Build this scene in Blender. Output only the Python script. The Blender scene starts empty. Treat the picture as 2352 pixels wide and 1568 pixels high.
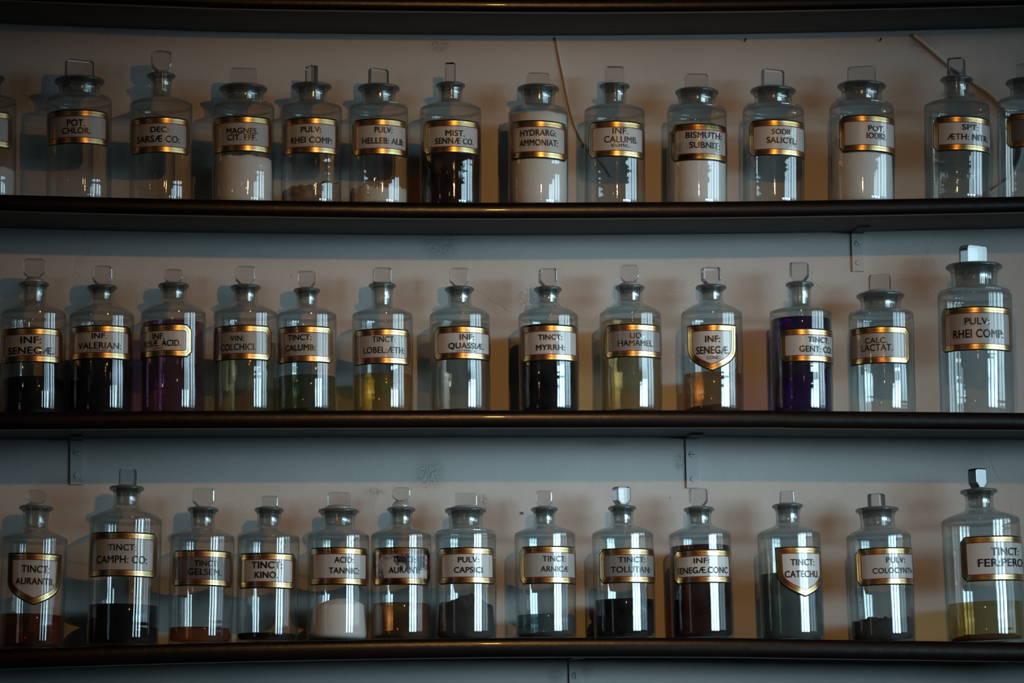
import bpy, bmesh, math, random
from mathutils import Vector, Matrix, noise
rnd = random.Random(7)
SC = bpy.context.scene
COL = SC.collection

# ------------------------------------------------------------------ camera
W, H = 2352, 1568
F = 8500.0
YAW, PITCH, ROLL = math.radians(6.4), math.radians(8.14), math.radians(-0.93)
DIST = 5.3          # camera to wall
CX0 = -DIST * math.tan(YAW)
CZ0 = 1.30
fwd = Vector((math.sin(YAW) * math.cos(PITCH), math.cos(YAW) * math.cos(PITCH), math.sin(PITCH)))
right = Vector((math.cos(YAW), -math.sin(YAW), 0))
up = right.cross(fwd)
Rr = Matrix.Rotation(-ROLL, 3, fwd)
right = Rr @ right
up = Rr @ up
CPOS = Vector((CX0, -DIST, CZ0))
cam_data = bpy.data.cameras.new('camera')
cam_data.sensor_width = 36
cam_data.lens = F / W * 36
cam_data.clip_end = 100
cam = bpy.data.objects.new('camera', cam_data)
COL.objects.link(cam)
M3 = Matrix((right, up, -fwd)).transposed()
cam.matrix_world = Matrix.Translation(CPOS) @ M3.to_4x4()
SC.camera = cam


def at(px, py, Y):
    """the point of the plane y = Y that the photograph shows at a pixel"""
    d = right * ((px - W / 2) / F) - up * ((py - H / 2) / F) + fwd
    t = (Y - CPOS.y) / d.y
    return CPOS + d * t


def mpp(px, py, Y):
    return (at(px + 1, py, Y) - at(px, py, Y)).length


# ------------------------------------------------------------------ view, world, light
SC.view_settings.view_transform = 'Standard'
SC.view_settings.look = 'None'
SC.view_settings.exposure = 0.0
SC.view_settings.gamma = 1.0
SC.view_settings.use_curve_mapping = False
SC.cycles.transparent_max_bounces = 20
SC.cycles.max_bounces = 8
SC.cycles.diffuse_bounces = 2
SC.cycles.adaptive_threshold = 0.06
SC.cycles.glossy_bounces = 3
SC.cycles.transmission_bounces = 8
SC.cycles.caustics_reflective = False
SC.cycles.caustics_refractive = False
SC.cycles.sample_clamp_indirect = 3.0
SC.cycles.use_denoising = True

wd = bpy.data.worlds.new('room_air')
SC.world = wd
wd.use_nodes = True
wd.node_tree.nodes['Background'].inputs[0].default_value = (0.30, 0.52, 0.72, 1)
wd.node_tree.nodes['Background'].inputs[1].default_value = 0.008

ZTOP = at(1176, 27, -0.17).z      # underside of the top shelf


def lamp(name, kind, loc, power, color, size=0.01, target=None, spot=None, **kw):
    d = bpy.data.lights.new(name, kind)
    d.energy = power
    d.color = color
    if kind == 'AREA':
        d.shape = 'RECTANGLE'
        d.size, d.size_y = size
    else:
        d.shadow_soft_size = size
    if spot:
        d.spot_size, d.spot_blend = spot
    for k, v in kw.items():
        setattr(d, k, v)
    o = bpy.data.objects.new(name, d)
    COL.objects.link(o)
    o.location = loc
    if target is not None:
        o.rotation_euler = (Vector(target) - Vector(loc)).to_track_quat('-Z', 'Y').to_euler()
    return o


WARM = (1.0, 0.47, 0.12)
COOL = (0.55, 0.82, 0.96)
# the shaded ceiling lamp that throws the shelf and bottle shadows
lamp('pendant_lamp', 'SPOT', (0.16, -2.0, ZTOP + 0.05), 32, WARM, 0.018,
     target=(0.04, 0, ZTOP - 0.74), spot=(math.radians(64), 1.0))
# candle bulbs further off, seen as glints in the glass
for i, (x, y, z, p) in enumerate([(-2.6, -2.6, 0.30, .6), (0.10, -2.9, 0.22, .5), (-2.4, -2.5, -0.12, .6), (-2.5, -2.6, 0.06, .5), (0.15, -3.0, 0.10, .4),
                                  (0.22, -3.2, -0.06, .5), (-0.9, -4.4, 0.42, .3), (-2.2, -3.0, -0.42, .2), (0.3, -3.6, -0.45, .2)]):
    lamp('candle_bulb', 'POINT', (x, y, ZTOP + z), p, (1, .6, .28), 0.009)
# tall window on the right-hand side of the room: panes between dark glazing bars
PA, PB = Vector((2.9, -4.1)), Vector((4.2, -.6))
cuts = [0, .13, .16, .30, .315, .55, .58, .80, .82, 1.0]
for i in range(0, 10, 2):
    q0, q1 = PA.lerp(PB, cuts[i]), PA.lerp(PB, cuts[i + 1])
    c = (q0 + q1) / 2
    for z0, z1 in ((1.72, 2.2), (2.23, ZTOP + 0.52)):
        upper = z0 > 2
        lamp('window_pane', 'AREA', (c.x, c.y, (z0 + z1) / 2), (0.27 if upper else 0.20) * (q1 - q0).length * (z1 - z0), COOL,
             ((q1 - q0).length, z1 - z0), target=(0.05, 0, ZTOP - .48 if upper else 1.75), spread=math.radians(19 if upper else 32))
for i, (x, y) in enumerate(((2.15, -3.75), (2.75, -3.25), (3.3, -2.7))):  # added cool beams, toed in to brighten the middle of the wall
    lamp('added_pool_light', 'AREA', (x, y, 1.98), 0.50, COOL, (.76, 1.05), target=(0.14, 0, ZTOP - .76), spread=math.radians(17))
# narrow window on the left-hand side, only a dim reflection
lamp('side_window', 'AREA', (-3.6, -2.9, 1.6), 0.8, COOL, (.5, 1.3), target=(0.2, 0, 1.7))

# ------------------------------------------------------------------ materials
MATS = {}


class NT:
    def __init__(self, name):
        self.m = bpy.data.materials.new(name)
        self.m.use_nodes = True
        self.t = self.m.node_tree
        self.t.nodes.clear()
        self.out = self.n('ShaderNodeOutputMaterial')

    def n(self, kind, **kw):
        nd = self.t.nodes.new(kind)
        for k, v in kw.items():
            if k.startswith('i_'):
                key = k[2:]
                nd.inputs[int(key) if key.isdigit() else key.replace('_', ' ')].default_value = v
            else:
                setattr(nd, k, v)
        return nd

    def l(self, a, b):
        self.t.links.new(a, b)

    def math(self, op, a, b=None, clamp=False):
        nd = self.n('ShaderNodeMath', operation=op, use_clamp=clamp)
        for i, v in enumerate((a, b)):
            if v is None:
                continue
            if isinstance(v, (int, float)):
                nd.inputs[i].default_value = v
            else:
                self.l(v, nd.inputs[i])
        return nd.outputs[0]

    def mix(self, fac, a, b):
        nd = self.n('ShaderNodeMix', data_type='RGBA')
        for s, v in ((nd.inputs[0], fac), (nd.inputs[6], a), (nd.inputs[7], b)):
            if isinstance(v, (int, float)):
                s.default_value = v
            elif isinstance(v, tuple):
                s.default_value = v if len(v) == 4 else (*v, 1)
            else:
                self.l(v, s)
        return nd.outputs[2]

    def shmix(self, fac, a, b):
        nd = self.n('ShaderNodeMixShader')
        if isinstance(fac, (int, float)):
            nd.inputs[0].default_value = fac
        else:
            self.l(fac, nd.inputs[0])
        self.l(a, nd.inputs[1])
        self.l(b, nd.inputs[2])
        return nd.outputs[0]

    def noise(self, scale, detail=4, rough=.55, stretch=None, coord='Object', dist=0.0):
        tc = self.n('ShaderNodeTexCoord')
        v = tc.outputs[coord]
        if stretch:
            mp = self.n('ShaderNodeMapping')
            mp.inputs['Scale'].default_value = stretch
            self.l(v, mp.inputs[0])
            v = mp.outputs[0]
        nz = self.n('ShaderNodeTexNoise', i_Scale=scale, i_Detail=detail, i_Roughness=rough, i_Distortion=dist)
        self.l(v, nz.inputs['Vector'])
        return nz.outputs['Fac']

    def ramp(self, v, p0, p1):
        nd = self.n('ShaderNodeMapRange', i_1=p0, i_2=p1)
        self.l(v, nd.inputs[0])
        return nd.outputs[0]

    def bump(self, h, strength, dist):
        b = self.n('ShaderNodeBump', i_Strength=strength, i_Distance=dist)
        self.l(h, b.inputs['Height'])
        return b.outputs[0]

    def done(self, sh):
        self.l(sh, self.out.inputs[0])
        return self.m


def glass_mat(name, tint, edge, dust=0.04, dustcol=(.60, .60, .58), rough=.03, wave=.25, refr=0.0, ior=1.5, film=0.0, fr0=.085):
    """thin old glass: see-through film, Fresnel reflection, a little dust"""
    if name in MATS:
        return MATS[name]
    t = NT(name)
    lw = t.n('ShaderNodeLayerWeight', i_Blend=.5)
    f = lw.outputs['Facing']
    f3 = t.math('POWER', f, 3.0)
    tr = t.n('ShaderNodeBsdfTransparent')
    t.l(t.mix(f3, tint, edge), tr.inputs[0])
    body = tr.outputs[0]
    if refr:
        rf = t.n('ShaderNodeBsdfRefraction', i_IOR=ior, i_Roughness=.0)
        t.l(t.mix(f3, tint, edge), rf.inputs[0])
        body = t.shmix(refr, body, rf.outputs[0])
    df = t.n('ShaderNodeBsdfDiffuse')
    df.inputs[0].default_value = (*dustcol, 1)
    tl = t.n('ShaderNodeBsdfTranslucent')
    tl.inputs[0].default_value = (*dustcol, 1)
    dd = t.shmix(.35, df.outputs[0], tl.outputs[0])
    nz = t.noise(28, 6, .65)
    geo = t.n('ShaderNodeNewGeometry')
    sep = t.n('ShaderNodeSeparateXYZ')
    t.l(geo.outputs['Normal'], sep.inputs[0])
    upz = t.math('POWER', t.math('MAXIMUM', sep.outputs[2], 0.0), 1.2)
    dn = t.math('MULTIPLY', t.ramp(nz, .3, .75), dust * 1.3)
    dn = t.math('ADD', dn, t.math('MULTIPLY', upz, dust * 4.0), True)
    dn = t.math('ADD', dn, film, True)
    body = t.shmix(dn, body, dd)
    gl = t.n('ShaderNodeBsdfGlossy', i_Roughness=rough)
    gl.inputs[0].default_value = (.95, .98, 1, 1)
    if wave:
        wv = t.noise(9, 3, .6, stretch=(1, 1, .35))
        wv = t.math('ADD', wv, t.math('MULTIPLY', t.noise(30, 2, .5, stretch=(.35, .35, 1.6)), .30))
        t.l(t.bump(wv, wave, .004), gl.inputs['Normal'])
    fr = t.math('ADD', t.math('MULTIPLY', t.math('POWER', f, 5.0), .8), fr0)
    MATS[name] = t.done(t.shmix(fr, body, gl.outputs[0]))
    return MATS[name]


def pbr(name, col, rough=.5, metal=0.0, coat=0.0, bump=None, var=None, spec=.5):
    if name in MATS:
        return MATS[name]
    t = NT(name)
    p = t.n('ShaderNodeBsdfPrincipled', i_Roughness=rough, i_Metallic=metal)
    p.inputs['Specular IOR Level'].default_value = spec
    p.inputs['Coat Weight'].default_value = coat
    p.inputs['Coat Roughness'].default_value = .03
    p.inputs['Base Color'].default_value = (*col, 1)
    if var:
        col2, scale, p0, p1 = var[:4]
        st = var[4] if len(var) > 4 else None
        t.l(t.mix(t.ramp(t.noise(scale, 6, .6, stretch=st), p0, p1), col, col2), p.inputs['Base Color'])
    if bump:
        sc, s, d = bump[:3]
        st = bump[3] if len(bump) > 3 else None
        t.l(t.bump(t.noise(sc, 6, .6, stretch=st), s, d), p.inputs['Normal'])
    MATS[name] = t.done(p.outputs[0])
    return MATS[name]


M_GLASS = glass_mat('old_bottle_glass', (.95, .965, .955), (.30, .35, .35), dust=.05)
M_GLASS_DUSTY = glass_mat('dusty_bottle_glass', (.90, .92, .91), (.25, .31, .32), dust=.11)
M_GROUND = glass_mat('ground_neck_glass', (.93, .94, .93), (.55, .58, .58), dust=.10, film=.34, dustcol=(.62, .61, .58), rough=.2, wave=0)
M_RIM = glass_mat('thick_rim_glass', (.50, .56, .57), (.14, .18, .19), dust=.10, wave=0, fr0=.06)
M_EDGE = glass_mat('shoulder_glass_dark_line', (.58, .63, .64), (.30, .35, .36), dust=.12, wave=0, fr0=.06)  # thick glass; darker tint also paints in the refracted dark shoulder line
M_KNOB = glass_mat('clear_stopper_glass', (.98, .99, .985), (.45, .52, .53), dust=.008, refr=.9, ior=1.5, wave=.1)
M_KNOB_DARK = glass_mat('smoky_stopper_glass', (.16, .15, .15), (.05, .05, .05), dust=.03, dustcol=(.25, .2, .18), wave=.1)


def liquid_mat(name, tint, cloud=0.0, cc=(.3, .35, .33), refr=0.0):
    e = tuple(c ** 1.5 for c in tint)
    return glass_mat(name, tint, e, dust=0.0, film=cloud, dustcol=cc, wave=0, rough=.05, refr=refr, ior=1.10, fr0=.02)


LIQ = {
    'black_green': liquid_mat('black_green_tincture', (.05, .10, .11)),
    'black': liquid_mat('black_tincture', (.06, .05, .055)),
    'black_brown': liquid_mat('black_brown_tincture', (.34, .15, .05)),
    'purple': liquid_mat('purple_tincture', (.26, .07, .36)),
    'rose': liquid_mat('rose_purple_tincture', (.64, .44, .58), .05, (.24, .13, .22)),
    'straw': liquid_mat('pale_straw_tincture', (.93, .85, .70), refr=.3),
    'olive': liquid_mat('olive_grey_tincture', (.52, .54, .42), .08, (.20, .24, .16)),
    'yellow': liquid_mat('yellow_tincture', (.97, .76, .40), .05, (.6, .42, .12), refr=.3),
    'honey': liquid_mat('pale_honey_tincture', (.98, .84, .62), .05, (.6, .45, .2), refr=.3),
    'clear': liquid_mat('clear_tincture', (.95, .89, .83), refr=.3),
    'amber': liquid_mat('amber_tincture', (.95, .64, .38), .04, (.6, .33, .12), refr=.3),
    'brown': liquid_mat('brown_tincture', (.60, .34, .14), .04, (.3, .14, .05)),
    'teal': liquid_mat('grey_teal_tincture', (.50, .60, .60), .16, (.20, .34, .37)),
    'cloudy': liquid_mat('cloudy_green_tincture', (.40, .47, .45), .30, (.17, .24, .235)),
    'old_yellow': liquid_mat('old_yellow_tincture', (.86, .73, .46), .08, (.40, .33, .15)),
    'haze': liquid_mat('clear_spirit', (.90, .88, .85), .05, (.5, .5, .48)),
}
POW = {
    'white': pbr('white_powder', (.80, .80, .80), .9, bump=(60, .35, .003)),
    'cream': pbr('cream_powder', (.66, .62, .56), .9, bump=(45, .6, .004)),
    'tan': pbr('tan_powder', (.30, .22, .15), .95, bump=(60, .6, .004), var=((.16, .11, .07), 70, .4, .6)),
    'black': pbr('black_powder', (.015, .018, .02), .95, bump=(70, .8, .004)),
    'sediment': pbr('dark_sediment', (.05, .05, .035), .95, bump=(70, .8, .004)),
    'rust': pbr('rusty_sediment', (.12, .06, .02), .95, bump=(70, .8, .004)),
}
M_GOLD = pbr('gilt_border', (.86, .62, .28), .30, 1.0, coat=.9, var=((.40, .24, .08), 24, .35, .7), bump=(14, .25, .002, (1, 1, 4)))
M_GOLD_OLD = pbr('worn_gilt_border', (.62, .36, .11), .34, 1.0, coat=.9, var=((.05, .035, .02), 26, .42, .62), bump=(14, .3, .002))
M_INK = pbr('black_label_ink', (.008, .012, .016), .35, coat=.8)
M_LINE_SHADE = pbr('black_label_line_shade', (.02, .015, .01), .4, coat=.6)
M_RED = pbr('red_label_line', (.24, .012, .016), .35, coat=.8)


def label_mat(v, stain):
    name = 'label_enamel_%02d_%d' % (int(v * 100), stain)
    cream = (v, v * .98, v * .93)
    if stain == 2:
        return pbr('stained_label_enamel', cream, .35, coat=1.0, var=((.01, .01, .012), 30, .50, .56))
    if stain == 1:
        return pbr(name, cream, .35, coat=1.0, var=((v * .45, v * .38, v * .30), 22, .52, .70))
    return pbr(name, cream, .35, coat=1.0, var=((v * .82, v * .82, v * .80), 12, .3, .8))


# ------------------------------------------------------------------ mesh helpers
def link(name, bm, mats, parent=None, smooth=True, loc=None):
    me = bpy.data.meshes.new(name)
    bm.normal_update()
    bm.to_mesh(me)
    bm.free()
    for m in (mats if isinstance(mats, (list, tuple)) else [mats]):
        me.materials.append(m)
    if smooth:
        for p in me.polygons:
            p.use_smooth = True
    o = bpy.data.objects.new(name, me)
    COL.objects.link(o)
    if parent:
        o.parent = parent
    if loc:
        o.location = loc
    return o


def tag(o, label=None, cat=None, group=None, kind=None):
    if label:
        o['label'] = label
    if cat:
        o['category'] = cat
    if group:
        o['group'] = group
    if kind:
        o['kind'] = kind
    return o


def spline(pts, n=5):
    out = []
    P = [pts[0]] + list(pts) + [pts[-1]]
    for i in range(1, len(P) - 2):
        p0, p1, p2, p3 = P[i - 1], P[i], P[i + 1], P[i + 2]
        for k in range(n):
            t = k / n
            out.append(tuple(.5 * ((2 * b) + (-a + c) * t + (2 * a - 5 * b + 4 * c - d) * t * t + (-a + 3 * b - 3 * c + d) * t ** 3)
                             for a, b, c, d in zip(p0, p1, p2, p3)))
    out.append(pts[-1])
    return out


def lathe(prof, seg=72, fn=None):
    bm = bmesh.new()
    rings = []
    for r, h in prof:
        if r < 1e-5:
            rings.append([bm.verts.new((0, 0, h))])
        else:
            ring = []
            for i in range(seg):
                a = 2 * math.pi * i / seg
                v = Vector((r * math.sin(a), -r * math.cos(a), h))
                if fn:
                    v = fn(v, r, a)
                ring.append(bm.verts.new(v))
            rings.append(ring)
    for a, b in zip(rings, rings[1:]):
        for i in range(seg):
            j = (i + 1) % seg
            if len(a) == 1 and len(b) == 1:
                continue
            if len(a) == 1:
                bm.faces.new((a[0], b[j], b[i]))
            elif len(b) == 1:
                bm.faces.new((a[i], a[j], b[0]))
            else:
                bm.faces.new((a[i], a[j], b[j], b[i]))
    bmesh.ops.recalc_face_normals(bm, faces=bm.faces)
    return bm


def prism(outline, thick, bev):
    """upright plate from an outline in x,z with bevelled edges"""
    bm = bmesh.new()
    f = [bm.verts.new((x, -thick / 2, z)) for x, z in outline]
    b = [bm.verts.new((x, thick / 2, z)) for x, z in outline]
    n = len(outline)
    bm.faces.new(f)
    bm.faces.new(b[::-1])
    for i in range(n):
        j = (i + 1) % n
        bm.faces.new((f[j], f[i], b[i], b[j]))
    bmesh.ops.recalc_face_normals(bm, faces=bm.faces)
    if bev:
        bmesh.ops.bevel(bm, geom=list(bm.edges), offset=bev, segments=2, profile=.6, affect='EDGES')
    return bm


def box(bm, x0, x1, y0, y1, z0, z1, bev=0):
    r = bmesh.ops.create_cube(bm, size=1)
    for v in r['verts']:
        v.co = Vector(((x0 + x1) / 2 + v.co.x * (x1 - x0), (y0 + y1) / 2 + v.co.y * (y1 - y0), (z0 + z1) / 2 + v.co.z * (z1 - z0)))
    if bev:
        es = list({e for v in r['verts'] for e in v.link_edges})
        bmesh.ops.bevel(bm, geom=es, offset=bev, segments=2, profile=.6, affect='EDGES')


def lines_at(tab, x):
    for (x0, y0), (x1, y1) in zip(tab, tab[1:]):
        if x <= x1 or (x1, y1) == tab[-1]:
            return y0 + (y1 - y0) * (x - x0) / (x1 - x0)


def smooth_tab(tab, n=6):
    return spline(tab, n)


# ------------------------------------------------------------------ wall
DEP = 0.17
wall_t = NT('aged_wall_plaster')
tc = wall_t.n('ShaderNodeTexCoord')


def patch(px, py, rx, ry, hard=.35):
    """mask of a damaged spot at a place on the wall"""
    p = at(px, py, 0)
    mp = wall_t.n('ShaderNodeMapping')
    mp.vector_type = 'POINT'
    s = .0006
    mp.inputs['Location'].default_value = (-p.x / (rx * s), 0, -p.z / (ry * s))
    mp.inputs['Scale'].default_value = (1 / (rx * s), 0, 1 / (ry * s))
    wall_t.l(tc.outputs['Object'], mp.inputs[0])
    ln = wall_t.n('ShaderNodeVectorMath', operation='LENGTH')
    wall_t.l(mp.outputs[0], ln.inputs[0])
    return wall_t.ramp(ln.outputs['Value'], 1.0, hard)


fine = wall_t.noise(420, 6, .65)
mid = wall_t.noise(60, 5, .6)
big = wall_t.noise(3.2, 4, .6)
rough_n = wall_t.noise(300, 8, .75, dist=.6)
mask = None
for a in [(1010, 562, 60, 45), (1215, 690, 40, 45), (985, 1085, 50, 50), (1108, 1150, 18, 24), (1347, 1538, 20, 26), (1275, 1550, 26, 26),
          (860, 1130, 34, 14), (1010, 105, 30, 22), (2120, 100, 50, 30), (1385, 1018, 60, 10), (1560, 1060, 16, 30)]:
    m = patch(*a)
    mask = m if mask is None else wall_t.math('MAXIMUM', mask, m)
hgt = wall_t.math('ADD', wall_t.math('MULTIPLY', fine, .5), wall_t.math('MULTIPLY', mid, .6))
hgt = wall_t.math('ADD', hgt, wall_t.math('MULTIPLY', wall_t.math('MULTIPLY', wall_t.ramp(rough_n, .50, .68), mask), .6))
spk = wall_t.ramp(wall_t.noise(130, 3, .5), .735, .76)
vor = wall_t.n('ShaderNodeTexVoronoi', feature='DISTANCE_TO_EDGE', i_Scale=2.3)
wmp = wall_t.n('ShaderNodeMix', data_type='RGBA', i_0=.12)
nzc = wall_t.n('ShaderNodeTexNoise', i_Scale=9.0, i_Detail=6.0)
wall_t.l(tc.outputs['Object'], nzc.inputs['Vector'])
wall_t.l(tc.outputs['Object'], wmp.inputs[6])
wall_t.l(nzc.outputs['Color'], wmp.inputs[7])
wall_t.l(wmp.outputs[2], vor.inputs['Vector'])
crack = wall_t.math('MULTIPLY', wall_t.ramp(vor.outputs['Distance'], .0035, .0), wall_t.ramp(wall_t.noise(4.0, 3), .50, .60))
colr = wall_t.mix(wall_t.ramp(big, .35, .7), (.64, .61, .58), (.55, .53, .50))
colr = wall_t.mix(wall_t.math('MULTIPLY', spk, .7), colr, (.12, .10, .08))
colr = wall_t.mix(wall_t.math('MULTIPLY', crack, .12), colr, (.25, .23, .21))
wp = wall_t.n('ShaderNodeBsdfPrincipled', i_Roughness=.85)
wp.inputs['Specular IOR Level'].default_value = .25
wall_t.l(colr, wp.inputs['Base Color'])
wall_t.l(wall_t.bump(wall_t.math('SUBTRACT', hgt, wall_t.math('MULTIPLY', crack, .25)), .8, .0022), wp.inputs['Normal'])
M_WALL = wall_t.done(wp.outputs[0])
bm = bmesh.new()
box(bm, -1.6, 1.8, 0, .12, 0.9, 3.1)
wall = link('wall_back', bm, M_WALL, smooth=False)
tag(wall, 'aged off-white plaster wall behind the bottle shelves', None, None, 'structure')

# ------------------------------------------------------------------ shelves
M_SHELF = pbr('dark_varnished_wood', (.010, .005, .004), .30, coat=.15, var=((.004, .003, .003), 6, .35, .65, (1, 8, 14)),
              bump=(26, .5, .0010, (1.6, .5, 1.2)), spec=.4)
M_UNDER = pbr('grey_painted_board', (.085, .095, .098), .7, var=((.05, .055, .06), 5, .35, .65, (1, 4, 10)), bump=(30, .4, .001, (1, 8, 8)))
# pixel lines measured along each shelf: upper front edge and lower front edge
TOPS = [
    [(-260, -55), (0, -38), (300, -26), (600, -16), (1176, -9), (1500, -9), (1852, -13), (2352, -24), (2600, -33)],
    [(-260, 438), (0, 445.5), (250, 452), (500, 457), (1000, 463.5), (1500, 462.5), (1852, 459), (2352, 450), (2600, 444)],
    [(-260, 948), (0, 945), (500, 942), (1250, 941), (1750, 941), (1852, 942.5), (2352, 947), (2600, 950)],
    [(-260, 1500), (0, 1490.5), (500, 1475), (1100, 1464.5), (1600, 1463.5), (1852, 1467), (2352, 1474.5), (2600, 1479)],
]
FACE = [.0225, .0232, .0250, .0275]
BOARD = .0185
SH_LABEL = ['dark varnished wooden shelf at the top with no bottles visible on it',
            'dark wooden shelf carrying the highest row of apothecary bottles, POT. CHLOR. to SPT: ÆTH: NITR:',
            'dark wooden shelf carrying the middle row of apothecary bottles with purple and yellow tinctures',
            'dark wooden shelf carrying the lowest row of apothecary bottles, from TINCT: AURANTII. to FER:PERCH:']
shelf_tab = []
for k, tab in enumerate(TOPS):
    pts = []
    for px, py in smooth_tab(tab, 8):
        p = at(px, py, -DEP)
        pts.append((p.x, p.z))
    shelf_tab.append(pts)
    zc = lines_at(pts, 0)
    root = bpy.data.objects.new('shelf', None)
    COL.objects.link(root)
    root.location = (0, 0, zc)
    tag(root, SH_LABEL[k], 'shelf', 'wooden bottle shelves on the wall')
    # board
    bm = bmesh.new()
    rows = []
    for x, z in pts:
        z -= zc
        rows.append([bm.verts.new((x, y, z + dz)) for y, dz in ((-.0005, 0), (-DEP + .012, 0), (-DEP + .012, -BOARD), (-.0005, -BOARD))])
    for a, b in zip(rows, rows[1:]):
        for i in range(4):
            j = (i + 1) % 4
            bm.faces.new((a[i], b[i], b[j], a[j]))
    bm.faces.new(rows[0])
    bm.faces.new(rows[-1][::-1])
    bmesh.ops.recalc_face_normals(bm, faces=bm.faces)
    link('board', bm, M_UNDER, root, smooth=False)
    # bullnose front moulding
    hf = FACE[k]
    prof = [(-DEP + .0125, 0), (-DEP + .004, 0)]
    for i in range(0, 13):
        a = math.pi / 2 - math.pi * i / 12
        prof.append((-DEP + .004 - .0062 * math.cos(a), -hf * .5 + hf * .5 * math.sin(a) * (1 if i < 12 else 1)))
    prof.append((-DEP + .0125, -hf))
    bm = bmesh.new()
    rows = []
    for x, z in pts:
        rows.append([bm.verts.new((x, y, z - zc + dz)) for y, dz in prof])
    n = len(prof)
    for a, b in zip(rows, rows[1:]):
        for i in range(n):
            j = (i + 1) % n
            bm.faces.new((a[i], b[i], b[j], a[j]))
    bmesh.ops.recalc_face_normals(bm, faces=bm.faces)
    mo = link('front_moulding', bm, M_SHELF, root)
    tag(mo, 'rounded dark brown varnished front edge')


def shelf_z(k, x):
    return lines_at(shelf_tab[k], x)


# ------------------------------------------------------------------ bottles
def offset_poly(P, d):
    n = len(P)
    out = []
    for i in range(n):
        a, b, c = Vector(P[i - 1]), Vector(P[i]), Vector(P[(i + 1) % n])
        e1, e2 = (b - a).normalized(), (c - b).normalized()
        n1, n2 = Vector((-e1.y, e1.x)), Vector((-e2.y, e2.x))
        bis = n1 + n2
        q = max(.3, bis.dot(n1))
        out.append(tuple(b + bis * (d / q)))
    return out


def subdiv(P, step, ref=None):
    """points along a closed outline; ref fixes the number per edge so that offset outlines match"""
    ref = ref or P
    out = []
    n = len(P)
    for i in range(n):
        a, b = Vector(P[i]), Vector(P[(i + 1) % n])
        ra, rb = Vector(ref[i]), Vector(ref[(i + 1) % n])
        m = max(1, int(round((rb - ra).length / step)))
        for k in range(m):
            out.append(tuple(a.lerp(b, k / m)))
    return out


def label_outline(kind, hw, zb, zt):
    if kind == 'oct':
        c = .0075
        return [(-hw + c, zb), (hw - c, zb), (hw, zb + c), (hw, zt - c), (hw - c, zt), (-hw + c, zt), (-hw, zt - c), (-hw, zb + c)]
    pts = []
    h = zt - zb
    zs = zb + h * .54
    for i in range(13):                      # tip up to the right side
        t = i / 12
        pts.append((hw * (1 - (1 - t) ** 2.5), zb + (zs - zb) * t))
    P = pts + [(hw * 1.02, zt), (-hw * 1.02, zt)] + [(-u, v) for u, v in pts[:0:-1]]
    return P


def ring_mesh(bm, wrap, A, B, off, mi):
    a = [bm.verts.new(wrap(u, v, off)) for u, v in A]
    b = [bm.verts.new(wrap(u, v, off)) for u, v in B]
    n = len(a)
    for i in range(n):
        j = (i + 1) % n
        f = bm.faces.new((a[i], a[j], b[j], b[i]))
        f.material_index = mi
    return a, b


TXT = {}


def text_verts(s, bold):
    key = (s, bold)
    if key not in TXT:
        c = bpy.data.curves.new('lettering_source', 'FONT')
        c.body = s
        c.resolution_u = 5
        c.bevel_depth = bold * .8
        c.bevel_resolution = 0
        c.fill_mode = 'BOTH'
        c.space_character = 1.04
        o = bpy.data.objects.new('lettering_source', c)
        COL.objects.link(o)
        dg = bpy.context.evaluated_depsgraph_get()
        dg.update()
        me = bpy.data.meshes.new_from_object(o.evaluated_get(dg))
        bpy.data.objects.remove(o)
        bpy.data.curves.remove(c)
        TXT[key] = ([tuple(v.co) for v in me.vertices], [tuple(p.vertices) for p in me.polygons])
        bpy.data.meshes.remove(me)
    return TXT[key]


def head_outline(kind, w, h):
    x = w / 2
    if kind == 'blade':
        c = min(.004, w * .12)
        return [(-x, 0), (x, 0), (x, h - c), (x - c * .4, h - c * .3), (x - c, h), (-x + c, h), (-x + c * .4, h - c * .3), (-x, h - c)]
    if kind == 'taper':
        return [(-x * .93, 0), (x * .93, 0), (x * .8, h), (-x * .8, h)]
    if kind == 'block':
        c = w * .1
        return [(-x, 0), (x, 0), (x, h - c), (x - c, h), (-x + c, h), (-x, h - c)]
    if kind == 'round':
        c = w * .26
        return [(-x * .42, 0), (x * .42, 0), (x * .85, h * .18), (x, h * .34), (x, h - c * .6), (x - c * .3, h - c * .15), (x - c, h), (-x + c, h),
                (-x + c * .3, h - c * .15), (-x, h - c * .6), (-x, h * .34), (-x * .85, h * .18)]
    c = w * .09                               # lozenge with chamfered lower corners
    return [(-x * .45, 0), (x * .45, 0), (x, h * .27), (x, h - c), (x - c, h), (-x + c, h), (-x, h - c), (-x, h * .27)]


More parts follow.
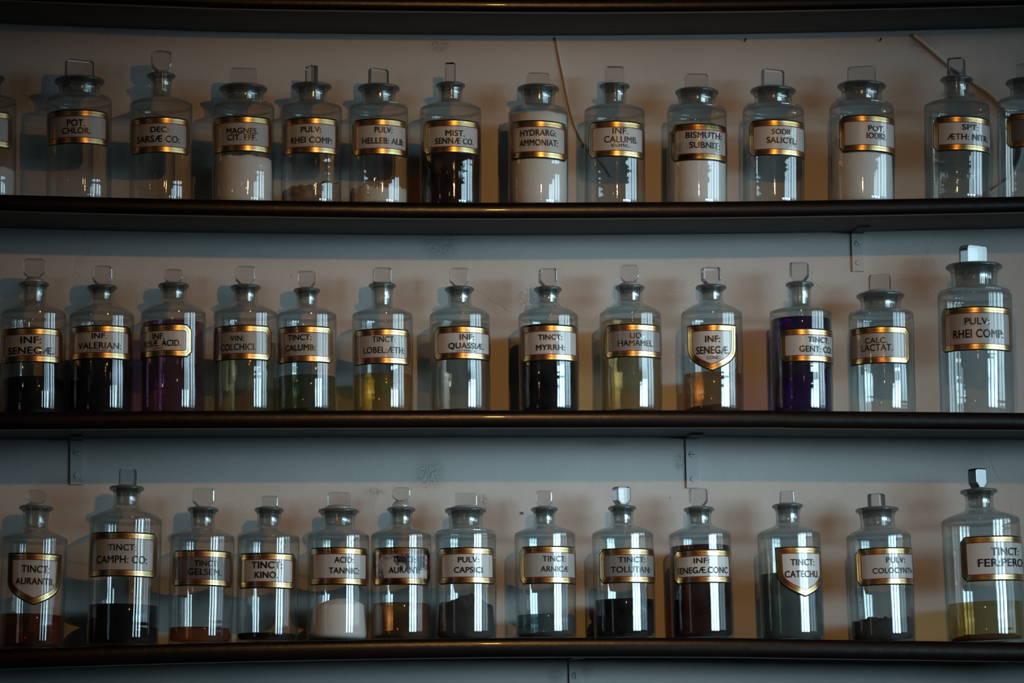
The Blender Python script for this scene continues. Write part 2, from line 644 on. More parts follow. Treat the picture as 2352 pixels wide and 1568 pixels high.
def bottle(b):
    k = b['row']
    yb = b.get('yb', -.078)
    cx, R_px, ysh = b['cx'], b['R'], b['sh']
    t = (cx - 1176) / 1000
    cxb = cx + (0, 1.5 * t, 4 * t + 2, 12 * t + 2.5)[k]
    pt = at(b.get('ncx', cx), b['rim'], yb)
    psh = at(cx, ysh, yb)
    R = R_px * mpp(cx, ysh, yb)
    pxe = lines_at(TOPS[k], cx)
    pb = at(cxb, pxe, yb)
    lean = math.atan2(psh.x - pb.x, psh.z - pb.z)
    zb = shelf_z(k, pb.x) + abs(math.sin(lean)) * R * .5 + .0002
    xb = pb.x - math.tan(lean) * (pb.z - zb)
    root = bpy.data.objects.new(b['name'], None)
    COL.objects.link(root)
    root.location = (xb, yb, zb)
    root.rotation_euler = (0, lean, 0)
    tag(root, b['label'], b['cat'], b['group'])

    def hz(px, py, Y=yb):
        return at(px, py, Y).z - zb

    sc = mpp(cx, ysh, yb)
    hs = hz(cx, ysh)
    hn = hz(cx, b['nb'])
    hr = hz(cx, b['rim'])
    nr = b['nr'] * sc
    rr = b['rr'] * sc
    wide = nr > .55 * R
    rt = .0030 if not wide else .0034
    D = hn - hs
    seed = rnd.random() * 50

    prof = [(0, .004), (R * .6, .003), (R * .86, .0003), (R * .95, .0012), (R * .985, .005), (R * .995, .014)]
    for i in range(1, 6):
        z = .014 + (hs - .020) * i / 6
        prof.append((R * (1 + .006 * math.sin(seed + i * 1.7)), z))
    if wide:
        sh = [(R, hs - .004), (R * .995, hs + D * .12), (R * .955, hs + D * .38), ((R * .86 + nr * .14), hs + D * .62),
              (nr + (R - nr) * .45, hs + D * .84), (nr + (R - nr) * .12, hs + D * 1.02), (nr, hs + D * 1.28)]
    else:
        sh = [(R, hs - .004), (R * .99, hs + D * .10), (R * .935, hs + D * .28), (nr + (R - nr) * .68, hs + D * .52),
              (nr + (R - nr) * .36, hs + D * .76), (nr + (R - nr) * .10, hs + D * .98), (nr, hs + D * 1.22)]
    prof += spline(sh, 4)
    ztop = hr + rt
    fl = nr * (1.05 if wide else 1.06)
    hneck = prof[-1][1]
    prof += [(nr * .985, hneck + (hr - hneck) * .35), (nr, hneck + (hr - hneck) * .6), (fl, hr - rt * 1.8)]
    for i in range(7):
        a = -math.pi / 2 + math.pi * i / 6
        prof.append((rr - rt * 1.1 + rt * 1.1 * math.cos(a), hr + rt * math.sin(a)))
    ri = nr * .86
    prof += [(ri + .001, ztop), (ri, ztop - .001), (ri * .97, hr - (hr - hneck) * .5), (ri * .93, hneck)]
    glass = M_GLASS_DUSTY if b.get('dusty') else M_GLASS
    gbm = lathe(prof)
    for f in gbm.faces:
        z = f.calc_center_median().z
        f.material_index = 1 if z > hr - rt * 1.7 else (2 if hs - .0026 < z < hs + D * .16 else 0)
    link('glass_body', gbm, [glass, M_RIM, M_EDGE], root)

    # stopper: ground plug with a low dome, and a flat or lozenge head on it
    dome = b.get('dome', 0) * sc + .0025
    pl = spline([(0, hneck + .001), (ri * .80, hneck + .001), (ri * .90, hr - (hr - hneck) * .5), (ri * .975, ztop - .0015), (ri * .98, ztop + dome * .35),
                 (ri * .72, ztop + dome * .8), (ri * .35, ztop + dome), (0, ztop + dome)], 3)
    st = link('stopper', lathe(pl, 48), M_GROUND, root)
    hk, hwp, htop = b['head']
    h0 = ztop + dome - .0012
    h1 = hz(cx, htop)
    rot = math.radians(b.get('rot', 0))
    th = b.get('th', (.0085 if hk == 'blade' else .0165))
    wreal = max(.008, (hwp * sc - th * abs(math.sin(rot))) / max(.35, math.cos(rot)))
    if hk != 'none':
        bmh = prism(head_outline(hk, wreal, h1 - h0), th, .0011 if hk == 'blade' else .0018)
        hd = link('stopper_knob', bmh, M_KNOB_DARK if b.get('dark_head') else M_KNOB, st, smooth=False, loc=(((b.get('ncx', cx) - cx) * .3) * sc, 0, h0))
        hd.rotation_euler = (0, 0, rot)
        if b.get('dark_head'):
            tag(hd, 'dark smoky glass knob')

    # contents
    ins = R * .955
    if b.get('fill'):
        fk, lvl, kind = b['fill']
        hl = hz(cx, lvl)
        base = .0065
        if kind == 'liq':
            pr = [(0, base), (ins * .92, base), (ins, base + .004), (ins, hl - .0012), (ins * .985, hl), (ins * .9, hl - .0008), (0, hl - .001)]
            lq = link('liquid', lathe(pr, 72), LIQ[fk], root)
            if b.get('sed'):
                hh, sm = b['sed']

                def f2(v, r, a, hh=hh):
                    q = noise.noise(Vector((v.x * 60 + seed, v.y * 60, 0))) * .4 + .75
                    if r > ins * .1 and v.z > base + .001:
                        v.z = base + .0008 + (v.z - base) * q
                    return v
                pr = [(0, base + .0006), (ins * .93, base + .0006), (ins * .93, base + hh * .35), (ins * .8, base + hh * .6), (ins * .6, base + hh * .85),
                      (ins * .35, base + hh), (ins * .15, base + hh * 1.05), (0, base + hh)]
                link('sediment', lathe(pr, 40, f2), POW[sm], lq)
        else:
            amp = b.get('lump', .004)
            tilt = b.get('ptilt', 0)
            dm = b.get('pdome', .004)

            def f3(v, r, a):
                if v.z > base + .003:
                    fr = (v.z - base) / (hl - base)
                    q = noise.noise(Vector((v.x * 55 + seed, v.y * 55, 1.7))) + .5 * noise.noise(Vector((v.x * 150 + seed, v.y * 150, 4.1)))
                    q = round(q * 3) / 3 * .5 + q * .5 if b.get('chunky') else q
                    v.z += min(1, fr) ** 2 * (amp * q + tilt * v.x / ins)
                return v
            pr = [(0, base), (ins * .9, base), (ins * .985, base + .003)]
            for i in range(1, 8):
                pr.append((ins * (1 - .02 * b.get('pull', 0) * i / 7), base + (hl - dm - base) * i / 7))
            for i in range(1, 10):
                q = 1 - i / 9
                pr.append((ins * q * (1 - .02 * b.get('pull', 0)), hl - dm * q * q))
            link('powder', lathe(pr, 96, f3), POW[fk], root)

    # label on the front of the glass
    if b.get('lab'):
        kind, th_c, half, yt, ybm, val = b['lab'][:6]
        stain = b.get('stain', 0)
        thc, hw = math.radians(th_c), R * math.radians(half)
        Yl = yb - R * math.cos(thc)
        zt_, zb_ = hz(cx + R_px * math.sin(thc), yt, Yl), hz(cx + R_px * math.sin(thc), ybm, Yl)
        slope = math.radians(b.get('ltilt', 0))

        def wrap(u, v, off):
            a = thc + u / R
            return Vector(((R + off) * math.sin(a), -(R + off) * math.cos(a), v + u * math.tan(slope)))
        P0 = label_outline(kind, hw, zb_, zt_)
        step = .0035
        loops = {d: subdiv(offset_poly(P0, d), step, P0) for d in (0, .0019, .0045, .0049, .0062, .0066, .0082, .0086, .0099)}
        plate = bmesh.new()
        A, Bv = ring_mesh(plate, wrap, loops[0], loops[.0019], .0009, 1)  # black outline, widened to paint in the shade of the recessed edge
        back = [plate.verts.new(wrap(u, v, .0002)) for u, v in loops[0]]
        n = len(A)
        for i in range(n):
            j = (i + 1) % n
            plate.faces.new((back[i], back[j], A[j], A[i])).material_index = 1
        cu, cv = 0, (zt_ + zb_) / 2
        for lst, off, mi, src in ((Bv, .0009, 0, loops[.0019]), (back, .0002, 1, loops[0])):
            prev = lst
            K = 9
            for q in range(1, K + 1):
                s = 1 - q / K
                if q < K:
                    cur = [plate.verts.new(wrap(cu + (u - cu) * s, cv + (v - cv) * s, off)) for u, v in src]
                    for i in range(n):
                        j = (i + 1) % n
                        plate.faces.new((prev[i], prev[j], cur[j], cur[i])).material_index = mi
                    prev = cur
                else:
                    c0 = plate.verts.new(wrap(cu, cv, off))
                    for i in range(n):
                        plate.faces.new((prev[i], prev[(i + 1) % n], c0)).material_index = mi
        bmesh.ops.recalc_face_normals(plate, faces=plate.faces)
        lo = link('label', plate, [label_mat(val, stain), M_LINE_SHADE], root)
        gb = bmesh.new()
        ring_mesh(gb, wrap, loops[.0019], loops[.0086], .0012, 0)
        ring_mesh(gb, wrap, loops[.0045], loops[.0049], .00135, 1)
        ring_mesh(gb, wrap, loops[.0062], loops[.0066], .00135, 1)
        go = link('gilt_border', gb, [M_GOLD_OLD if b.get('worn') else M_GOLD, M_LINE_SHADE], lo)
        tag(go, 'gold border with thin black lines')
        rb = bmesh.new()
        ring_mesh(rb, wrap, loops[.0086], loops[.0099], .0013, 0)
        tag(link('red_border_line', rb, M_RED, lo), 'thin red line inside the gold border')
        if b.get('text'):
            (sx, ox, oy), lines = b['text']
            tb = bmesh.new()
            bold = b.get('bold', .018)
            for s, x0, x1, y0, y1 in lines:
                small = (y1 - y0) / sx < 9.5
                vs, fs = text_verts(s, .003 if small else bold)
                X0, X1 = ox + x0 / sx, ox + x1 / sx
                Y0, Y1 = oy + y0 / sx, oy + y1 / sx
                lim = .985
                Rt = R_px * (R + .0016) / R
                a0 = math.asin(max(-lim, min(lim, (X0 - cx) / Rt)))
                a1 = math.asin(max(-lim, min(lim, (X1 - cx) / Rt)))
                am = math.asin(max(-lim, min(lim, ((X0 + X1) / 2 - cx) / Rt)))
                Yt = yb - R * math.cos(am)
                zl, zh = hz((X0 + X1) / 2, Y1, Yt), hz((X0 + X1) / 2, Y0, Yt)
                tx0, tx1 = min(v[0] for v in vs), max(v[0] for v in vs)
                cap = .682 if s != 'conc.' else .46
                VV = [tb.verts.new(((R + .0016) * math.sin(a0 + (a1 - a0) * (v[0] - tx0) / (tx1 - tx0)),
                                    -(R + .0016) * math.cos(a0 + (a1 - a0) * (v[0] - tx0) / (tx1 - tx0)),
                                    zl + (zh - zl) * v[1] / cap)) for v in vs]
                for f in fs:
                    try:
                        tb.faces.new([VV[i] for i in f])
                    except ValueError:
                        pass
            tag(link('lettering', tb, M_INK, lo, smooth=False), 'black painted capitals')
    return root


ZA, ZB, ZC, ZD = (3.675, 0, 80), (3.675, 600, 80), (3.675, 1140, 80), (3.607, 1700, 80)
ZE, ZF, ZG, ZH = (3.675, 0, 560), (3.675, 600, 560), (3.675, 1140, 560), (3.675, 1712, 540)
ZI, ZJ, ZK, ZL = (3.564, 0, 1060), (3.675, 540, 1080), (3.675, 1140, 1080), (3.563, 1700, 1060)
G1, G2, G3 = 'apothecary bottles on the upper bottle shelf', 'apothecary bottles on the middle bottle shelf', 'apothecary bottles on the lowest bottle shelf'
JAR, BOT = ('apothecary_jar', 'jar'), ('apothecary_bottle', 'bottle')


def B(row, kind, label, cx, R, sh, ncx, nr, nb, rim, rr, head, lab, text=None, fill=None, **kw):
    d = dict(row=row, name=kind[0], cat=kind[1], label=label, group=(None, G1, G2, G3)[row], cx=cx, R=R, sh=sh, ncx=ncx, nr=nr, nb=nb,
             rim=rim, rr=rr, head=head, lab=lab, text=text, fill=fill)
    d.update(kw)
    bottle(d)


# --- upper row
B(1, JAR, 'glass jar with white powder, cut by the photo edge, before the POT. CHLOR. jar', -34, 72, 232, -34, 36, 222, 180, 45,
  ('blade', 55, 140), ('oct', -7, 68, 254, 337, .5), None, ('white', 388, 'pow'))
B(1, JAR, 'empty wide-necked glass jar labelled POT. CHLOR.', 182.3, 75, 233, 181.6, 47.5, 221, 188, 58.5,
  ('blade', 68, 138), ('oct', -5, 70, 251, 330, .46), (ZA, [('POT.', 570, 722, 715, 770), ('CHLOR.', 530, 768, 782, 832)]), rot=22)
B(1, BOT, 'empty narrow-necked bottle labelled DEC: SARSÆ CO: with a rounded square stopper', 370, 72, 243, 369.8, 24, 223, 175, 33.5,
  ('round', 48, 118), ('oct', -5, 69, 268, 351, .42), (ZA, [('DEC:', 1270, 1420, 775, 822), ('SARSÆ CO:', 1158, 1515, 850, 905)]), rot=8, dome=4)
B(1, JAR, 'jar of white powder labelled MAGNES. CIT. EFF.', 558.5, 71.5, 249, 558, 46, 236, 205, 55.5,
  ('blade', 63, 157), ('oct', -5, 68, 266, 348, .42), (ZA, [('MAGNES.', 1908, 2170, 785, 832), ('CIT. EFF.', 1915, 2160, 840, 888)]),
  ('white', 360, 'pow'), lump=.003, pdome=.006, pull=2)
B(1, JAR, 'jar labelled PULV: RHEI COMP: with a little brown powder, beside the MAGNES. jar', 715.4, 69.7, 249, 714.5, 35.6, 236, 200, 47,
  ('blade', 29, 152), ('oct', -5, 65, 269, 352, .46), (ZB, [('PULV:', 325, 492, 775, 822), ('RHEI COMP:', 243, 588, 860, 910)]),
  ('tan', 432, 'pow'), rot=-66, lump=.008, ptilt=.006, pdome=.002, chunky=1, th=.010)
B(1, JAR, 'jar labelled PULV: HELLEB: ALB: with crumbled cream powder at the bottom', 869.4, 68, 251, 869, 38.5, 240, 204, 49,
  ('blade', 49, 158), ('oct', 4, 68, 272, 355, .52), (ZB, [('PULV:', 940, 1090, 778, 825), ('HELLEB: ALB:', 840, 1187, 868, 917)]),
  ('cream', 438, 'pow'), rot=28, lump=.009, pdome=.002, chunky=1)
B(1, BOT, 'bottle of black liquid labelled MIST. SENNÆ CO.', 1035, 70.3, 254, 1033, 27.5, 234, 197, 33.7,
  ('block', 26, 145), ('oct', 0, 65.5, 274, 351, .52), (ZB, [('MIST.', 1533, 1697, 805, 853), ('SENNÆ CO.', 1450, 1772, 870, 918)]),
  ('black_brown', 329, 'liq'), rot=68, th=.014)
B(1, JAR, 'jar filled to the shoulder with white powder, labelled HYDRARG: AMMONIAT:', 1236.3, 68.3, 262, 1235, 38, 246, 205, 48.4,
  ('blade', 52, 168), ('oct', -5, 69, 276, 363, .52), (ZC, [('HYDRARG:', 182, 477, 800, 850), ('AMMONIAT:', 175, 495, 883, 935)]),
  ('white', 264, 'pow'), lump=.002, ltilt=-1.5, pdome=.003)
B(1, BOT, 'empty narrow-necked bottle labelled INF. CALUMB. conc.', 1411.7, 69, 257, 1411, 26, 239, 199, 35,
  ('block', 45, 154), ('oct', 1, 66, 277, 360, .56), (ZC, [('INF.', 947, 1078, 785, 835), ('CALUMB.', 880, 1160, 855, 908), ('conc.', 937, 1097, 920, 945)]),
  rot=-4, dusty=1, bold=.004)
B(1, JAR, 'jar of white powder labelled BISMUTH: SUBNIT: with a worn gilt border', 1600.7, 68, 259.6, 1599, 43, 244.6, 213, 49.4,
  ('blade', 52, 170), ('oct', 3, 68, 283, 367, .46), (ZC, [('BISMUTH:', 1563, 1868, 820, 870), ('SUBNIT:', 1592, 1852, 905, 955)]),
  ('white', 300, 'pow'), worn=1, stain=1)
B(1, JAR, 'empty jar labelled SODII SALICYL:', 1776, 69.7, 257, 1774.5, 42.5, 242, 210, 52,
  ('blade', 55, 160), ('oct', 9, 70, 274, 357, .58), (ZD, [('SODII', 217, 368, 780, 822), ('SALICYL:', 177, 430, 848, 895)]), rot=20)
B(1, JAR, 'jar of white powder labelled POT. IODID.', 1979.3, 72.8, 252, 1979, 45.3, 235, 199, 55,
  ('blade', 63, 153), ('oct', 12, 67, 264, 347.5, .56), (ZD, [('POT.', 1005, 1145, 752, 798), ('IODID.', 992, 1163, 812, 858)]),
  ('white', 320, 'pow'), rot=-24, pull=2, lump=.002)
B(1, BOT, 'narrow-necked bottle of clear spirit labelled SPT: ÆTH: NITR:', 2197.6, 73.5, 246, 2195.5, 27.7, 228, 184, 37,
  ('block', 45, 134), ('oct', 11, 69, 266, 346, .56), (ZD, [('SPT:', 1775, 1917, 742, 787), ('ÆTH: NITR:', 1660, 2005, 820, 868)]),
  ('haze', 362, 'liq'), rot=-28, dusty=1)
B(1, JAR, 'empty glass jar cut by the photo edge, after the SPT: ÆTH: NITR: bottle', 2364, 72, 238, 2364, 43, 228, 191, 53,
  ('blade', 58, 146), ('oct', 10, 68, 260, 338, .16), None, rot=-20)

# --- middle row
B(2, BOT, 'bottle half full of black liquid with an octagonal label INF: SENEGÆ. beside INF. VALERIAN:', 77.5, 75, 723, 75, 28, 699, 654, 35.4,
  ('loz', 49, 595), ('oct', -5, 67, 752, 832, .52), (ZE, [('INF:', 182, 358, 782, 838), ('SENEGÆ.', 78, 465, 870, 925), ('(CONC:)', 185, 355, 930, 942)]),
  ('black_green', 872, 'liq'), dome=9, bold=.022)
B(2, BOT, 'bottle of green-black liquid labelled INF. VALERIAN: (CONC:)', 233.7, 74.5, 729, 234.7, 27.3, 696, 661, 35.2,
  ('round', 47, 611), ('oct', -2, 67, 746, 824, .50), (ZE, [('INF.', 778, 905, 752, 798), ('VALERIAN:', 665, 1025, 830, 882), ('(CONC:)', 740, 940, 890, 906)]),
  ('black_green', 800, 'liq'), rot=8)
B(2, BOT, 'bottle of rose-purple liquid labelled INF. ROSÆ. ACID. CONC.', 398.3, 74.3, 723, 397, 29, 693, 656.6, 36.3,
  ('round', 42, 619), ('oct', -33, 66, 745, 821, .56), (ZE, [('INF.', 1287, 1385, 755, 805), ('ROSÆ. ACID.', 1213, 1523, 812, 862), ('CONC.', 1290, 1385, 872, 889)]),
  ('rose', 743, 'liq'))
B(2, BOT, 'bottle of pale straw liquid labelled VIN: COLCHICI.', 563.7, 73, 723, 562, 27, 699, 660.7, 35.5,
  ('loz', 45.5, 612), ('oct', -16, 67, 746, 826.7, .34), (ZE, [('VIN:', 1937, 2052, 775, 820), ('COLCHICI.', 1860, 2150, 842, 895)]),
  ('straw', 790, 'liq'), rot=5, bold=.008)
B(2, BOT, 'bottle a third full of olive-grey liquid labelled TINCT: CALUMB:', 705, 68.2, 726, 703.7, 24, 705.6, 668, 31.3,
  ('loz', 42, 623), ('oct', -12, 67, 748, 832, .40), (ZF, [('TINCT:', 218, 410, 765, 812), ('CALUMB:', 195, 443, 850, 900)]),
  ('olive', 867, 'liq'), rot=-10, yb=-.082, stain=1, sed=(.006, 'sediment'))
B(2, BOT, 'bottle a third full of yellow liquid labelled TINCT: LOBEL:ÆTH:', 878.4, 69.4, 726, 876.4, 23.8, 705.6, 656.6, 31.7,
  ('block', 43, 615), ('oct', -8, 68, 754, 836, .46), (ZF, [('TINCT:', 920, 1112, 780, 828), ('LOBEL:ÆTH:', 850, 1193, 868, 920)]),
  ('yellow', 863, 'liq'), rot=6, bold=.006)
B(2, BOT, 'full bottle of clear liquid labelled INF: QUASSIÆ. (CONC:)', 1055.7, 68.7, 727, 1054.4, 26.7, 701.5, 664.8, 34,
  ('loz', 42, 616), ('oct', 7, 70, 748, 825, .60), (ZF, [('INF:', 1650, 1772, 762, 808), ('QUASSIÆ.', 1558, 1857, 835, 882), ('(CONC:)', 1624, 1782, 894, 908)]),
  ('clear', 746, 'liq'), sed=(.004, 'sediment'))
B(2, BOT, 'bottle of black liquid labelled TINCT: MYRRH:', 1259.3, 68.4, 729, 1258.4, 24.5, 701.5, 665, 32.4,
  ('loz', 41.6, 617), ('oct', -2, 71, 745, 828, .54), (ZG, [('TINCT:', 325, 525, 765, 808), ('MYRRH:', 307, 547, 850, 895)]),
  ('black', 752, 'liq'), rot=8)
B(2, BOT, 'full bottle of pale honey-coloured liquid labelled LIQ. HAMAMEL.', 1447.6, 70, 724.6, 1445.7, 27.6, 697.4, 661, 34,
  ('round', 44.4, 609), ('oct', 4, 69, 743, 820, .26), (ZG, [('LIQ.', 1090, 1197, 750, 795), ('HAMAMEL.', 995, 1293, 812, 860)]),
  ('honey', 740, 'liq'), rot=-6, dome=5, sed=(.003, 'sediment'), bold=.008)
B(2, BOT, 'bottle with a shield-shaped label INF: SENEGÆ. CONC: and amber liquid', 1634.3, 69.8, 724.6, 1633.6, 26, 696, 660.7, 35.4,
  ('loz', 44, 614), ('shield', -10, 50, 744, 852.5, .60), (ZG, [('INF:', 1720, 1843, 775, 828), ('SENEGÆ.', 1650, 1920, 865, 925), ('CONC:', 1732, 1842, 947, 972)]),
  ('amber', 861, 'liq'), rot=8, sed=(.013, 'sediment'))
B(2, BOT, 'full bottle of deep purple liquid labelled TINCT: GENT: CO:', 1838.5, 70.2, 719.6, 1837, 23.8, 703, 654, 32.4,
  ('loz', 46.8, 603), ('oct', 15, 68, 753.6, 831, .50), (ZH, [('TINCT:', 473, 663, 860, 905), ('GENT: CO:', 402, 690, 935, 985)]),
  ('purple', 735, 'liq'), rot=-24)
B(2, JAR, 'empty wide-necked jar labelled CALC. LACTAT.', 2023.4, 73.5, 725, 2020, 45, 714, 680, 54.6,
  ('blade', 49, 630), ('oct', -24, 67, 749.5, 835, .36), (ZH, [('CALC.', 962, 1132, 865, 910), ('LACTAT.', 935, 1180, 920, 975)]),
  rot=-30, dome=6, bold=.008)
B(2, JAR, 'largest jar, empty, labelled PULV: RHEI COMP: below the SPT: ÆTH: NITR: bottle', 2238.7, 83.7, 681.5, 2236, 52, 662.5, 614, 64,
  ('blade', 65.6, 565), ('oct', -9, 67, 703, 804, .42), (ZH, [('PULV:', 1782, 1980, 697, 752), ('RHEI COMP:', 1698, 2105, 795, 862)]),
  rot=27, th=.019, dusty=1, yb=-.083)

# --- lowest row
B(3, BOT, 'bottle with a shield-shaped label TINCT: AURANTII. and brown-orange liquid', 80, 76, 1239.6, 82.8, 29.5, 1217, 1166.6, 39.7,
  ('round', 44, 1125), ('shield', 4, 52, 1269, 1389.7, .62), (ZI, [('TINCT:', 195, 422, 848, 905), ('AURANTII.', 148, 460, 950, 1003)]),
  ('brown', 1413, 'liq'), dome=4, sed=(.006, 'rust'))
B(3, BOT, 'tall bottle a third full of green-black liquid labelled TINCT: CAMPH: CO:', 289.4, 83.2, 1194.7, 291.8, 29.5, 1166.6, 1121.7, 40.5,
  ('block', 44, 1076), ('oct', -8, 68, 1221, 1324, .50), (ZI, [('TINCT:', 893, 1122, 675, 725), ('CAMPH: CO:', 803, 1212, 768, 828)]),
  ('black_green', 1391, 'liq'), rot=-18, bold=.01, yb=-.083)
B(3, BOT, 'bottle with a slate-grey label TINCT: GELSEM. and a little brown liquid', 464.7, 74, 1235, 465.4, 27.6, 1213, 1170.8, 36,
  ('loz', 50, 1121), ('oct', 3, 67, 1262.6, 1345, .13), (ZI, [('TINCT:', 1592, 1787, 808, 852), ('GELSEM.', 1540, 1815, 875, 925)]),
  ('brown', 1443, 'liq'), rot=7)
B(3, BOT, 'bottle with a shallow layer of black liquid labelled TINCT: KINO.', 617, 71, 1236.5, 618.5, 26.8, 1213, 1171, 34,
  ('block', 41, 1139), ('oct', -6, 66, 1269, 1350.7, .60), (ZJ, [('TINCT:', 137, 392, 770, 825), ('KINO.', 162, 357, 855, 907)]),
  ('black', 1456, 'liq'), rot=-3, bold=.028, worn=0)
B(3, JAR, 'jar half full of white powder labelled ACID: TANNIC:', 777.3, 70.6, 1232, 778.8, 38, 1212, 1174, 47.6,
  ('blade', 53.6, 1130), ('oct', 0, 70, 1256, 1342.6, .56), (ZJ, [('ACID:', 825, 987, 730, 778), ('TANNIC:', 780, 1035, 820, 868)]),
  ('white', 1374, 'pow'), rot=-8, dome=6, lump=.002, pdome=.012, pull=5, ptilt=.004)
B(3, BOT, 'bottle with a black-stained label TINCT: AURANT: and amber liquid', 921.6, 69, 1231, 921, 24.5, 1209, 1170, 33,
  ('round', 40, 1119.5), ('oct', -4, 69, 1256, 1342.6, .50), (ZJ, [('TINCT:', 1312, 1507, 725, 775), ('AURANT:', 1280, 1545, 815, 865)]),
  ('amber', 1387, 'liq'), dome=13, stain=2, worn=1, sed=(.010, 'sediment'), yb=-.080)
B(3, JAR, 'jar half full of black powder labelled PULV: CAPSICI', 1069.7, 69.4, 1229.7, 1070.4, 38.4, 1213, 1172.5, 48,
  ('blade', 52.5, 1132), ('oct', -2, 68, 1256, 1340, .58), (ZJ, [('PULV:', 1858, 2032, 730, 775), ('CAPSICI', 1825, 2065, 815, 862)]),
  ('black', 1372, 'pow'), rot=-4, dome=3, lump=.010, pdome=.012, pull=4, dusty=1)
B(3, BOT, 'bottle with grey-teal liquid at the bottom labelled TINCT: ARNICÆ', 1251.3, 69.2, 1228, 1249.5, 23.8, 1208, 1170, 31,
  ('loz', 41.4, 1127), ('oct', 8, 70, 1253, 1340, .44), (ZK, [('TINCT:', 358, 560, 722, 768), ('ARNICÆ', 342, 580, 808, 853)]),
  ('teal', 1413, 'liq'), rot=-8, sed=(.006, 'sediment'), bold=.008)
B(3, BOT, 'bottle a third full of black liquid labelled TINCT: TOLUTAN:', 1430.2, 69.8, 1228, 1428, 24.8, 1206.5, 1167, 32.4,
  ('loz', 42.7, 1118), ('oct', 11, 69, 1258, 1338.5, .26), (ZK, [('TINCT:', 990, 1222, 730, 775), ('TOLUTAN:', 930, 1268, 810, 860)]),
  ('black', 1378, 'liq'), rot=24, bold=.008)
B(3, BOT, 'full bottle of dark brown liquid labelled INF: SENEGÆ.CONC', 1607.5, 70.7, 1229.7, 1605.6, 27, 1208, 1170, 35,
  ('loz', 46, 1122), ('oct', -1, 65, 1261, 1338.5, .62), (ZK, [('INF:', 1620, 1748, 738, 782), ('SENEGÆ.CONC', 1493, 1910, 815, 865)]),
  ('black_brown', 1255, 'liq'), rot=-22, sed=(.004, 'sediment'))
B(3, BOT, 'cloudy grey-green bottle with a shield-shaped label TINCT: CATECHU.', 1811.6, 71.7, 1228, 1809.3, 27.4, 1206, 1162.4, 35.5,
  ('taper', 34, 1127.4), ('shield', 15, 51, 1255, 1371, .66), (ZL, [('TINCT:', 355, 555, 798, 848), ('CATECHU.', 307, 593, 893, 945)]),
  ('cloudy', 1318, 'liq'), dusty=1)
B(3, JAR, 'jar with black lumpy powder at the bottom labelled PULV: COLOCYNTH:', 2017.5, 73, 1232.6, 2017, 39.2, 1213, 1171, 49,
  ('blade', 42, 1133.5), ('oct', 12, 70, 1256.5, 1343, .52), (ZL, [('PULV:', 1128, 1290, 783, 828), ('COLOCYNTH:', 1020, 1366, 868, 912)]),
  ('black', 1424, 'pow'), rot=-40, th=.018, lump=.008, pdome=.002, chunky=1, bold=.006, dusty=1)
B(3, BOT, 'large bottle with a dark smoky stopper labelled TINCT: FER:PERCH: and old yellow liquid', 2252, 88, 1197.5, 2248.4, 31, 1172, 1128.8, 42.4,
  ('loz', 44, 1076), ('oct', 20, 66, 1230, 1333.6, .62), (ZL, [('TINCT:', 1962, 2210, 707, 767), ('FER:PERCH:', 1855, 2278, 795, 857)]),
  ('old_yellow', 1385, 'liq'), rot=32, dark_head=1, sed=(.010, 'rust'), yb=-.085)

# ------------------------------------------------------------------ brackets
M_BRK = pbr('painted_bracket_metal', (.50, .50, .49), .6, bump=(120, .3, .0005))
M_HOLE = pbr('dark_hole', (.02, .02, .02), .9)


def bracket(k, px0, px1, pyt, pyb, label, slot, hole=True):
    zt = None
    a, b2 = at(px0, (pyt + pyb) / 2, -.004), at(px1, (pyt + pyb) / 2, -.004)
    w = b2.x - a.x
    xc = (a.x + b2.x) / 2
    zt = shelf_z(k, xc) - BOARD
    zb = at((px0 + px1) / 2, pyb, -.004).z
    root = bpy.data.objects.new('shelf_bracket', None)
    COL.objects.link(root)
    root.location = (xc, 0, zt)
    tag(root, label, 'bracket', 'painted metal shelf brackets')
    bm = bmesh.new()
    box(bm, -w / 2, w / 2, -.0035, .0, zb - zt, 0, .0004)
    link('wall_plate', bm, M_BRK, root, smooth=False)
    bm = bmesh.new()
    box(bm, -w / 2, w / 2, -.052, -.0035, -.0035, 0, .0004)
    tag(link('shelf_arm', bm, M_UNDER, root, smooth=False), 'short arm under the shelf board')
    H_ = zt - zb
    for q, (fz, r, sl) in enumerate(((.30, .0052, True), (.80, .0042, False))):
        z = -H_ * fz if not (q == 0 and H_ > .07) else -.026
        if q == 1 and not hole:
            continue
        z = z if q == 0 else -H_ + .013
        bm = bmesh.new()
        bmesh.ops.create_cone(bm, segments=24, radius1=r, radius2=r * .8, depth=.0012, cap_ends=True)
        bmesh.ops.rotate(bm, verts=bm.verts, cent=(0, 0, 0), matrix=Matrix.Rotation(math.pi / 2, 3, 'X'))
        s = link('screw' if sl else 'bolt_head', bm, M_BRK, root, smooth=False, loc=(0, -.0041, z))
        if sl:
            bm = bmesh.new()
            box(bm, -r * .85, r * .85, -.0003, .0003, -.0004, .0004)
            o = link('screw_slot', bm, M_HOLE, s, smooth=False, loc=(0, -.00075, 0))
            o.rotation_euler = (0, math.radians(slot), 0)


bracket(1, 1957, 1984, 537, 623, 'painted metal bracket under the upper bottle shelf, above the CALC. LACTAT. jar', 50)
bracket(2, 161, 190, 1018, 1112, 'painted metal bracket under the middle bottle shelf, above the CAMPH: CO: bottle', -15)
bracket(2, 1576, 1605, 1008, 1120, 'painted metal bracket under the middle bottle shelf, above the INF: SENEGÆ.CONC bottle', 5)
bracket(3, 1308, 1335, 1518, 1625, 'painted metal bracket under the lowest bottle shelf, at the bottom edge of the photo', 80)


# ------------------------------------------------------------------ cables on the wall
M_CABLE = pbr('painted_cable', (.58, .58, .56), .6, bump=(90, .3, .0005))


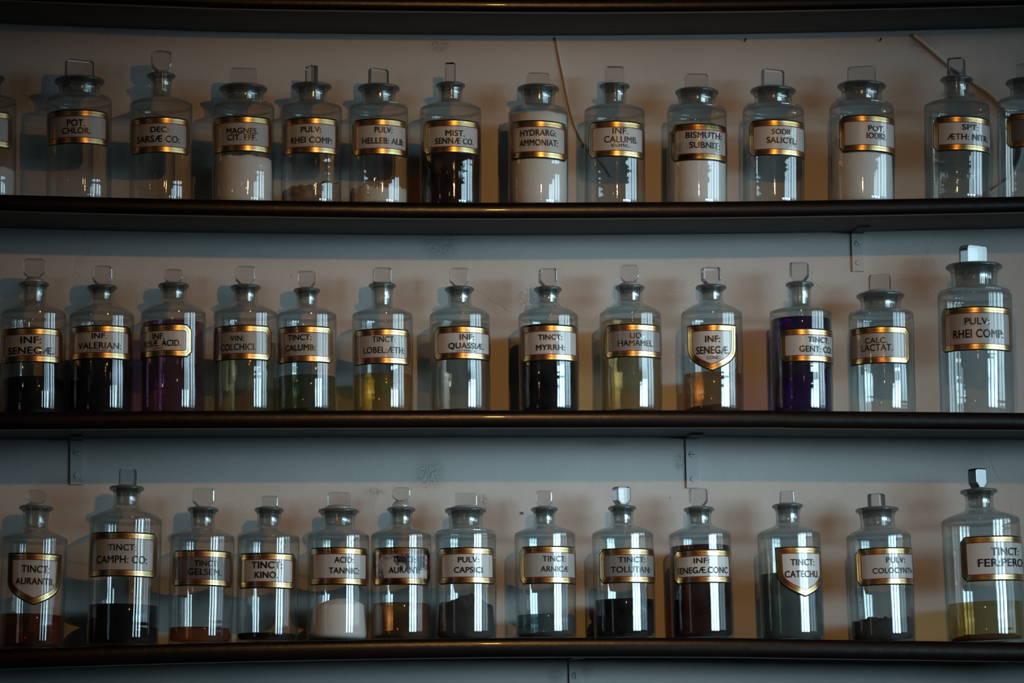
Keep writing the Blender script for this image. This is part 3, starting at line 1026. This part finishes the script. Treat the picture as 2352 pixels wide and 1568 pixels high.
def cable(pts, r, name, label, cat):
    P = [at(x, y, -d) for x, y, d in pts]
    P = [Vector(v) for v in spline([tuple(p) for p in P], 10)]
    bm = bmesh.new()
    rings = []
    for i, p in enumerate(P):
        d = (P[min(i + 1, len(P) - 1)] - P[max(i - 1, 0)]).normalized()
        u = d.cross(Vector((0, 1, 0))).normalized()
        v = d.cross(u)
        rings.append([bm.verts.new(p + (u * math.cos(q * math.pi / 5) + v * math.sin(q * math.pi / 5)) * r) for q in range(10)])
    for a, b2 in zip(rings, rings[1:]):
        for i in range(10):
            bm.faces.new((a[i], a[(i + 1) % 10], b2[(i + 1) % 10], b2[i]))
    bm.faces.new(rings[0])
    bm.faces.new(rings[-1][::-1])
    bmesh.ops.recalc_face_normals(bm, faces=bm.faces)
    o = link(name, bm, M_CABLE)
    tag(o, label, cat)


cable([(1277, 86, .0022), (1284, 125, .0022), (1295, 180, .0022), (1306, 235, .0022), (1320, 285, .0022), (1336, 320, .0022), (1352, 342, .0022),
       (1385, 375, .0022), (1405, 405, .0022)], .0022, 'wall_cable',
      'thin painted cable curving down the wall to the INF. CALUMB. bottle', 'cable')
cable([(2098, 80, .004), (2130, 106, .004), (2170, 141, .004), (2200, 163, .004), (2235, 189, .004), (2268, 212, .004), (2300, 243, .004), (2335, 290, .004),
       (2345, 350, .004), (2322, 405, .004), (2290, 432, .004), (2262, 449, .004)], .0030, 'electric_cable',
      'painted cable slanting down the wall behind the SPT: ÆTH: NITR: bottle', 'cable')

# ------------------------------------------------------------------ small things on the wall
M_SPIDER = pbr('dark_spider', (.03, .02, .015), .7)
bm = bmesh.new()
bmesh.ops.create_uvsphere(bm, u_segments=12, v_segments=8, radius=.0011)
for v in bm.verts:
    v.co = Vector((v.co.x, v.co.y * .8, v.co.z * 1.3))
for s in (-1, 1):
    for q in range(4):
        a = math.radians(-50 + q * 33)
        p0 = Vector((0, 0, 0))
        p1 = Vector((s * .0020 * math.cos(a), -.0012, .0020 * math.sin(a)))
        p2 = Vector((s * .0046 * math.cos(a), .0010, .0040 * math.sin(a)))
        for A_, B_ in ((p0, p1), (p1, p2)):
            d = (B_ - A_).normalized()
            u = d.orthogonal().normalized() * .00016
            w_ = d.cross(u)
            r0 = [bm.verts.new(A_ + u * math.cos(t) + w_ * math.sin(t)) for t in (0, 2.1, 4.2)]
            r1 = [bm.verts.new(B_ + u * math.cos(t) + w_ * math.sin(t)) for t in (0, 2.1, 4.2)]
            for i in range(3):
                bm.faces.new((r0[i], r0[(i + 1) % 3], r1[(i + 1) % 3], r1[i]))
sp = link('spider', bm, M_SPIDER)
sp.location = at(1199, 1178, -.0014)
tag(sp, 'tiny dark spider on the wall beside the TINCT: ARNICÆ stopper', 'spider')

M_NAIL = pbr('dark_iron_nail', (.02, .018, .016), .6, .6)
for px, py, lb in ((1711, 93, 'small dark nail in the wall under the top shelf, above the SODII SALICYL: jar'),
                   (2022, 92, 'small dark nail in the wall under the top shelf, above the POT. IODID. jar')):
    bm = bmesh.new()
    bmesh.ops.create_cone(bm, segments=10, radius1=.0008, radius2=.0008, depth=.008, cap_ends=True)
    bmesh.ops.create_cone(bm, segments=12, radius1=.0016, radius2=.0014, depth=.001, cap_ends=True, matrix=Matrix.Translation((0, 0, .004)))
    bmesh.ops.rotate(bm, verts=bm.verts, cent=(0, 0, 0), matrix=Matrix.Rotation(math.radians(70), 3, 'X'))
    o = link('wall_nail', bm, M_NAIL, smooth=False)
    o.location = at(px, py, -.003)
    tag(o, lb, 'nail', 'small nails under the top shelf')
